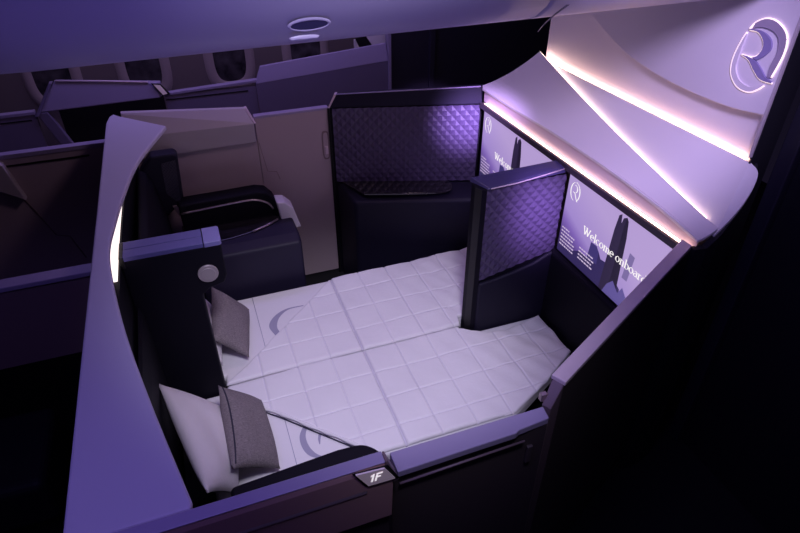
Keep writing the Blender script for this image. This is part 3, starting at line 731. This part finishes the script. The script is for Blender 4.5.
# far side
pillow('bed_pillow', 'white pillow mostly hidden behind the headrest divider panel', 'pillow', [(-.18, 2.50, .60), (-.18, 2.07, .60), (-.085, 2.07, .41), (-.085, 2.50, .41)], .045, M['pillow'], seed=9)
pillow('scatter_cushion', 'grey woven cushion standing on far bed by the reading light', 'cushion', [(-.067, 2.445, .590), (-.098, 2.085, .555), (.035, 2.085, .405), (.088, 2.440, .405)], .045, M['grey'], seed=7)

# ------------------------------------------------------------------ overhead bin
ob = thing('overhead_bin', 'long violet overhead bin crossing the top of the cabin', 'overhead bin', (.4, 1.4, 1.88))

def binsec(dz):
    return [(1.62, 1.93+dz), (1.57, 1.905+dz), (1.50, 1.902+dz), (1.44, 1.922+dz), (1.39, 1.958+dz), (1.355, 2.005+dz), (1.325, 2.07), (1.30, 2.15), (1.28, 2.26), (1.27, 2.42), (1.66, 2.42), (1.66, 2.0)]
def bin_run(name, xs, m, lift=lambda x: 0, **k):
    v = []; f = []
    for x in xs: v += [(x, y, z) for y, z in binsec(.012*x+.010+lift(x))]
    n = 12
    for i in range(len(xs)-1):
        for j in range(n): f.append((i*n+j, i*n+(j+1) % n, (i+1)*n+(j+1) % n, (i+1)*n+j))
    f += [tuple(range(n)), tuple(len(v)-1-q_ for q_ in range(n))]
    o = raw(name, v, f, m, ob, **k)
    for p in o.data.polygons:
        p.use_smooth = True
    return o
bx_ = [-1.4, -.8, -.5, -.42, -.36, -.3, -.2, 0, .2, .4, .6, .8, .92]
bin_run('bin_door', bx_, M['bin'], lambda x: .05*max(0, -(x+.33))**1.0 if x < -.33 else 0)
# rounded end of the door and the ceiling piece beyond it
bin_run('end_fairing', [.925, .94, 1.1, 1.3, 1.5, 1.78], M['bin'])
v = []; f = []
for i in range(15):
    t = i/14; x = .93+.16*t**1.6; z = 1.905+.15*t; y = 1.44-.085*t-.006
    v += [(x, y, z), (x+.004+.02*t, y+.001, z)]
for i in range(14): f.append((2*i, 2*i+1, 2*i+3, 2*i+2))
raw('end_gap', v, f, M['divcap'], ob)
# finger recess of the latch
n = 28; cx, cy, cz = .292, 1.368, 1.987
v = []; f = []
ax = Vector((1, 0, .012)).normalized(); ay = Vector((0, -.5, .86)).normalized(); az = ax.cross(ay).normalized()
if az.y > 0: az = -az
def pr(a, b, h): p = Vector((cx, cy, cz))+ax*a+ay*b+az*h; return tuple(p)
for rx, ry, h in ((.050, .0200, -.001), (.047, .0165, .0015), (.043, .0130, .0015), (.040, .011, -.002)):
    v += [pr(rx*cos(2*pi*i/n), ry*sin(2*pi*i/n), h) for i in range(n)]
for l in range(3):
    for i in range(n): f.append((l*n+i, l*n+(i+1) % n, (l+1)*n+(i+1) % n, (l+1)*n+i))
lr = raw('latch_rim', v, f, M['bin'], ob, smooth=True)
raw('latch_recess', [pr(.0425*cos(2*pi*i/n), .0120*sin(2*pi*i/n), .0008) for i in range(n)], [tuple(range(n))], M['divcap'], lr)
v = [pr(-.010+.030*cos(2*pi*i/n), -.036+.004*sin(2*pi*i/n), .004) for i in range(n)]+[pr(-.010+.036*cos(2*pi*i/n), -.036+.007*sin(2*pi*i/n), -.002) for i in range(n)]
raw('finger_lip', v, [tuple(range(n))]+[(i, (i+1) % n, n+(i+1) % n, n+i) for i in range(n)], M['bin'], ob, smooth=True)

# ------------------------------------------------------------------ suites along the windows, across the far aisle
ws = thing('window_suite_wing', 'violet headrest wing of window suite, pale top edge and placard', 'privacy wing', (-.5, 3.97, 0))
slab('wing_body', [(-.86, 3.97, 1.02), (-.15, 3.97, 1.03), (-.13, 4.02, 1.03), (-.84, 4.02, 1.02)],
     [(-.715, 3.995, 1.192), (-.145, 3.985, 1.122), (-.125, 4.03, 1.122), (-.71, 4.03, 1.192)], M['wshell'], ws, bevel=.008)
tube('top_edge', [(-.712, 3.99, 1.193), (-.45, 3.985, 1.165), (-.20, 3.982, 1.132)], .006, M['creamcap'], ws, 6)
sp_ = slab('seat_placard', [(-.185, 3.972, 1.128), (-.13, 3.972, 1.118), (-.085, 3.972, 1.048), (-.135, 3.972, 1.042)],
     [(-.185, 3.962, 1.128), (-.13, 3.962, 1.118), (-.085, 3.962, 1.048), (-.135, 3.962, 1.042)], M['black'], ws)
slab('placard_face', [(-.172, 3.9615, 1.120), (-.134, 3.9615, 1.112), (-.102, 3.9615, 1.055), (-.130, 3.9615, 1.050)],
     [(-.172, 3.960, 1.120), (-.134, 3.960, 1.112), (-.102, 3.960, 1.055), (-.130, 3.960, 1.050)], M['placard'], sp_)
slab('wing_edge', [(-.875, 3.96, 1.0), (-.85, 3.955, 1.0), (-.85, 4.02, 1.0), (-.875, 4.02, 1.0)],
     [(-.745, 3.985, 1.185), (-.725, 3.98, 1.185), (-.725, 4.03, 1.185), (-.745, 4.03, 1.185)], M['wpanel'], ws, bevel=.004)
slab('shell_upright', [(-.72, 3.97, .60), (-.65, 3.97, .60), (-.65, 4.01, .60), (-.72, 4.01, .60)],
     [(-.865, 3.97, 1.02), (-.80, 3.97, 1.02), (-.80, 4.01, 1.02), (-.865, 4.01, 1.02)], M['wpanel'], ws, bevel=.006)

wd = thing('window_suite_door', 'low violet privacy door beside the window suite placard', 'door', (.15, 3.99, 0))
box('door_panel', -.122, .488, 3.985, 4.02, .25, 1.035, M['wpanel'], wd)
slab('top_cap', [(-.122, 3.978, 1.035), (.488, 3.978, 1.058), (.488, 4.024, 1.058), (-.122, 4.024, 1.035)],
     [(-.122, 3.978, 1.052), (.488, 3.978, 1.076), (.488, 4.024, 1.076), (-.122, 4.024, 1.052)], M['wshell'], wd, bevel=.003)
box('groove', -.122, .40, 3.982, 3.986, 1.005, 1.012, M['black'], wd)
box('door_edge', .455, .486, 3.975, 3.986, .80, 1.03, M['wing_out'], wd)

wp = thing('window_suite_front_wall', 'tall violet bevelled wall of the window suite below the windows', 'aisle wall', (1.0, 4.0, 0))
slab('wall_panel', [(.47, 3.97, .25), (1.385, 3.97, .25), (1.385, 4.01, .25), (.47, 4.01, .25)], [(.455, 3.97, 1.05), (1.385, 3.97, 1.11), (1.385, 4.01, 1.11), (.455, 4.01, 1.05)], M['wpanel'], wp)
slab('upper_bevel', [(.457, 3.968, 1.05), (1.385, 3.968, 1.11), (1.385, 4.01, 1.11), (.457, 4.01, 1.05)], [(.50, 3.995, 1.155), (1.375, 3.995, 1.225), (1.385, 4.015, 1.225), (.50, 4.015, 1.155)], M['wshell'], wp, bevel=.004)
box('end_post', 1.385, 1.405, 3.96, 4.02, .25, 1.32, M['wshell'], wp)

wh = thing('window_suite_shelf', 'pale header shelf of the window suite with black diagonal edge', 'header shelf', (1.35, 4.3, 1.1))
slab('pale_panel', [(1.215, 4.20, 1.06), (1.30, 4.20, 1.05), (1.30, 4.23, 1.05), (1.215, 4.23, 1.06)], [(1.215, 4.20, 1.21), (1.225, 4.20, 1.21), (1.23, 4.23, 1.21), (1.215, 4.23, 1.21)], M['shell_light'], wh)
slab('dark_edge', [(1.30, 4.18, 1.04), (1.42, 4.18, 1.05), (1.42, 4.2, 1.05), (1.30, 4.2, 1.04)], [(1.215, 4.18, 1.225), (1.29, 4.18, 1.235), (1.29, 4.2, 1.235), (1.215, 4.2, 1.225)], M['black'], wh)
raw('rounded_panel', [(1.29, 4.19, 1.245), (1.56, 4.19, 1.245)]+[(1.40+.16*cos(radians(-a)), 4.19, 1.245+.115*sin(radians(-a))) for a in range(10, 120, 12)]+[(1.37, 4.19, 1.12)], [tuple(range(2+10+1))], M['shell_light'], wh)

rw = thing('window_suite_door', 'dark violet low wall of window suite further aft at frame edge', 'door', (-1.2, 3.99, 0))
box('door_panel', -1.9, -.872, 3.985, 4.02, .25, 1.01, M['wpanel'], rw)
box('top_cap', -1.9, -.872, 3.978, 4.024, 1.01, 1.03, M['wshell'], rw, bevel=.003)
box('groove', -1.9, -.90, 3.982, 3.986, .975, .982, M['black'], rw)
# black sheet added to stand for the darkness inside the suite opening
structure(box('opening_dark_sheet', -.80, -.14, 4.30, 4.32, 0, 1.0, M['black']))

# ------------------------------------------------------------------ closets past the far aisle
cl = thing('galley_closet', 'tall near-black closet panels beyond the far aisle', 'closet', (2.3, 3.8, 0))
box('panel', 1.412, 1.70, 3.99, 4.10, 0, 2.35, M['closet'], cl)
box('panel', 1.725, 3.6, 3.99, 4.10, 0, 2.35, M['closet'], cl)
box('corner_post', 1.70, 1.745, 3.965, 4.0, 0, 2.35, M['closet'], cl, bevel=.006)
bh = thing('galley_bulkhead', 'near-black bulkhead edge beside the emblem wall', 'bulkhead', (2.2, 1.0, 0))
box('panel', 1.90, 2.0, -.4, 1.30, 0, 2.4, M['bulkhead'], bh)
box('edge_post', 1.865, 1.90, 1.24, 1.30, 0, 2.4, M['closet'], bh, bevel=.006)

# ------------------------------------------------------------------ the row behind
ra = thing('rear_aisle_wall', 'dim brown aisle wall of the row behind the curved shell', 'aisle wall', (-1.0, 3.16, 0))
box('wall_panel', -1.7, -.405, 3.163, 3.20, 0, 1.075, M['beige'], ra)
box('top_cap', -1.7, -.405, 3.158, 3.204, 1.075, 1.098, M['cap'], ra, bevel=.003)
box('groove', -.92, -.52, 3.158, 3.1635, 1.035, 1.043, M['black'], ra)
tube('panel_seam', [(-.93, 3.162, 1.0), (-.86, 3.162, .80), (-.80, 3.162, .62), (-.74, 3.162, .60), (-.70, 3.162, .45)], .004, M['wing_out'], ra, 5)
slab('latch_block', [(-.96, 3.12, .93), (-.86, 3.12, .86), (-.86, 3.165, .86), (-.96, 3.165, .93)], [(-.96, 3.12, 1.12), (-.90, 3.12, 1.06), (-.90, 3.165, 1.06), (-.96, 3.165, 1.12)], M['wing'], ra, bevel=.006)
rd = thing('rear_divider', 'dim brown screen panel with violet top edge in the row behind', 'divider', (-.9, YC, 0))
box('panel', -1.6, -.415, 1.985, 2.03, .73, 1.065, M['wing_out'], rd)
box('lower_wall', -1.6, -.46, 1.992, 2.025, 0, .73, M['black'], rd)
box('top_cap', -1.6, -.415, 1.975, 2.035, 1.065, 1.084, M['cap'], rd, bevel=.003)
rs_ = thing('rear_ottoman', 'dark rounded ottoman in the shadow of the row behind', 'ottoman', (-.75, 1.6, 0))
plan('cushion', [(-1.1, 1.43), (-.655, 1.42), (-.655, 1.77), (-1.1, 1.78)], .50, .70, M['navy'], rs_, bevel=.03, seg=4)
box('base', -1.08, -.68, 1.45, 1.75, 0, .50, M['black'], rs_)

# ------------------------------------------------------------------ light
def area(name, loc, tgt, size, col, e, sy=None, spread=180):
    l = bpy.data.lights.new(name, 'AREA'); l.size = size; l.color = col; l.energy = e; l.spread = radians(spread)
    if sy: l.shape = 'RECTANGLE'; l.size_y = sy
    o = bpy.data.objects.new(name, l); COL.objects.link(o); o.location = loc
    o.rotation_euler = (Vector(tgt)-Vector(loc)).to_track_quat('-Z', 'Y').to_euler(); return o
def spot(name, loc, tgt, col, e, ang, blend=.6, r=.1):
    l = bpy.data.lights.new(name, 'SPOT'); l.color = col; l.energy = e; l.spot_size = radians(ang); l.spot_blend = blend; l.shadow_soft_size = r
    o = bpy.data.objects.new(name, l); COL.objects.link(o); o.location = loc
    o.rotation_euler = (Vector(tgt)-Vector(loc)).to_track_quat('-Z', 'Y').to_euler(); return o
area('cabin_wash', (-.3, .5, 3.2), (.2, 1.9, .8), 1.2, (.34, .25, 1.0), 15)
spot('bed_key', (.35, .3, 3.0), (.50, 1.97, .38), (.83, .79, 1.0), 200, 40, .8, .2)
spot('header_key', (1.0, .6, 2.5), (1.70, 1.95, 1.38), (.66, .52, 1.0), 110, 44, .7, .15)  # unseen spot added to brighten the header shelf
spot('divider_key', (1.15, .9, 2.0), (1.40, 1.96, .96), (.62, .40, 1.0), 330, 15, 1.0, .08)  # added spot without a fixture, lifts the divider's quilting
spot('far_quilt_key', (1.15, 1.2, 1.85), (1.47, 2.85, 1.08), (.60, .40, 1.0), 900, 13, 1.0, .08)  # likewise added, lights the right end of the far quilting
area('far_aisle_wash', (.3, 3.62, 2.2), (.3, 3.75, 0), 2.4, (.42, .31, 1.0), 9.5, .3)
area('sidewall_wash', (.2, 4.5, 2.3), (.2, 5.0, 1.0), 3.0, (.85, .62, .85), 5, .2)  # extra unseen light added for the window wall
area('bin_uplight', (.2, .75, 1.4), (.6, 1.4, 2.1), .5, (.36, .28, 1.0), 1.5)
area('far_suite_wash', (.75, 2.2, 2.35), (.6, 3.2, .75), .3, (.95, .66, .85), 3.6)
w_ = bpy.data.worlds.new('cabin_dark'); S.world = w_; w_.use_nodes = True
w_.node_tree.nodes['Background'].inputs['Color'].default_value = (.30, .22, .60, 1)
w_.node_tree.nodes['Background'].inputs['Strength'].default_value = .02
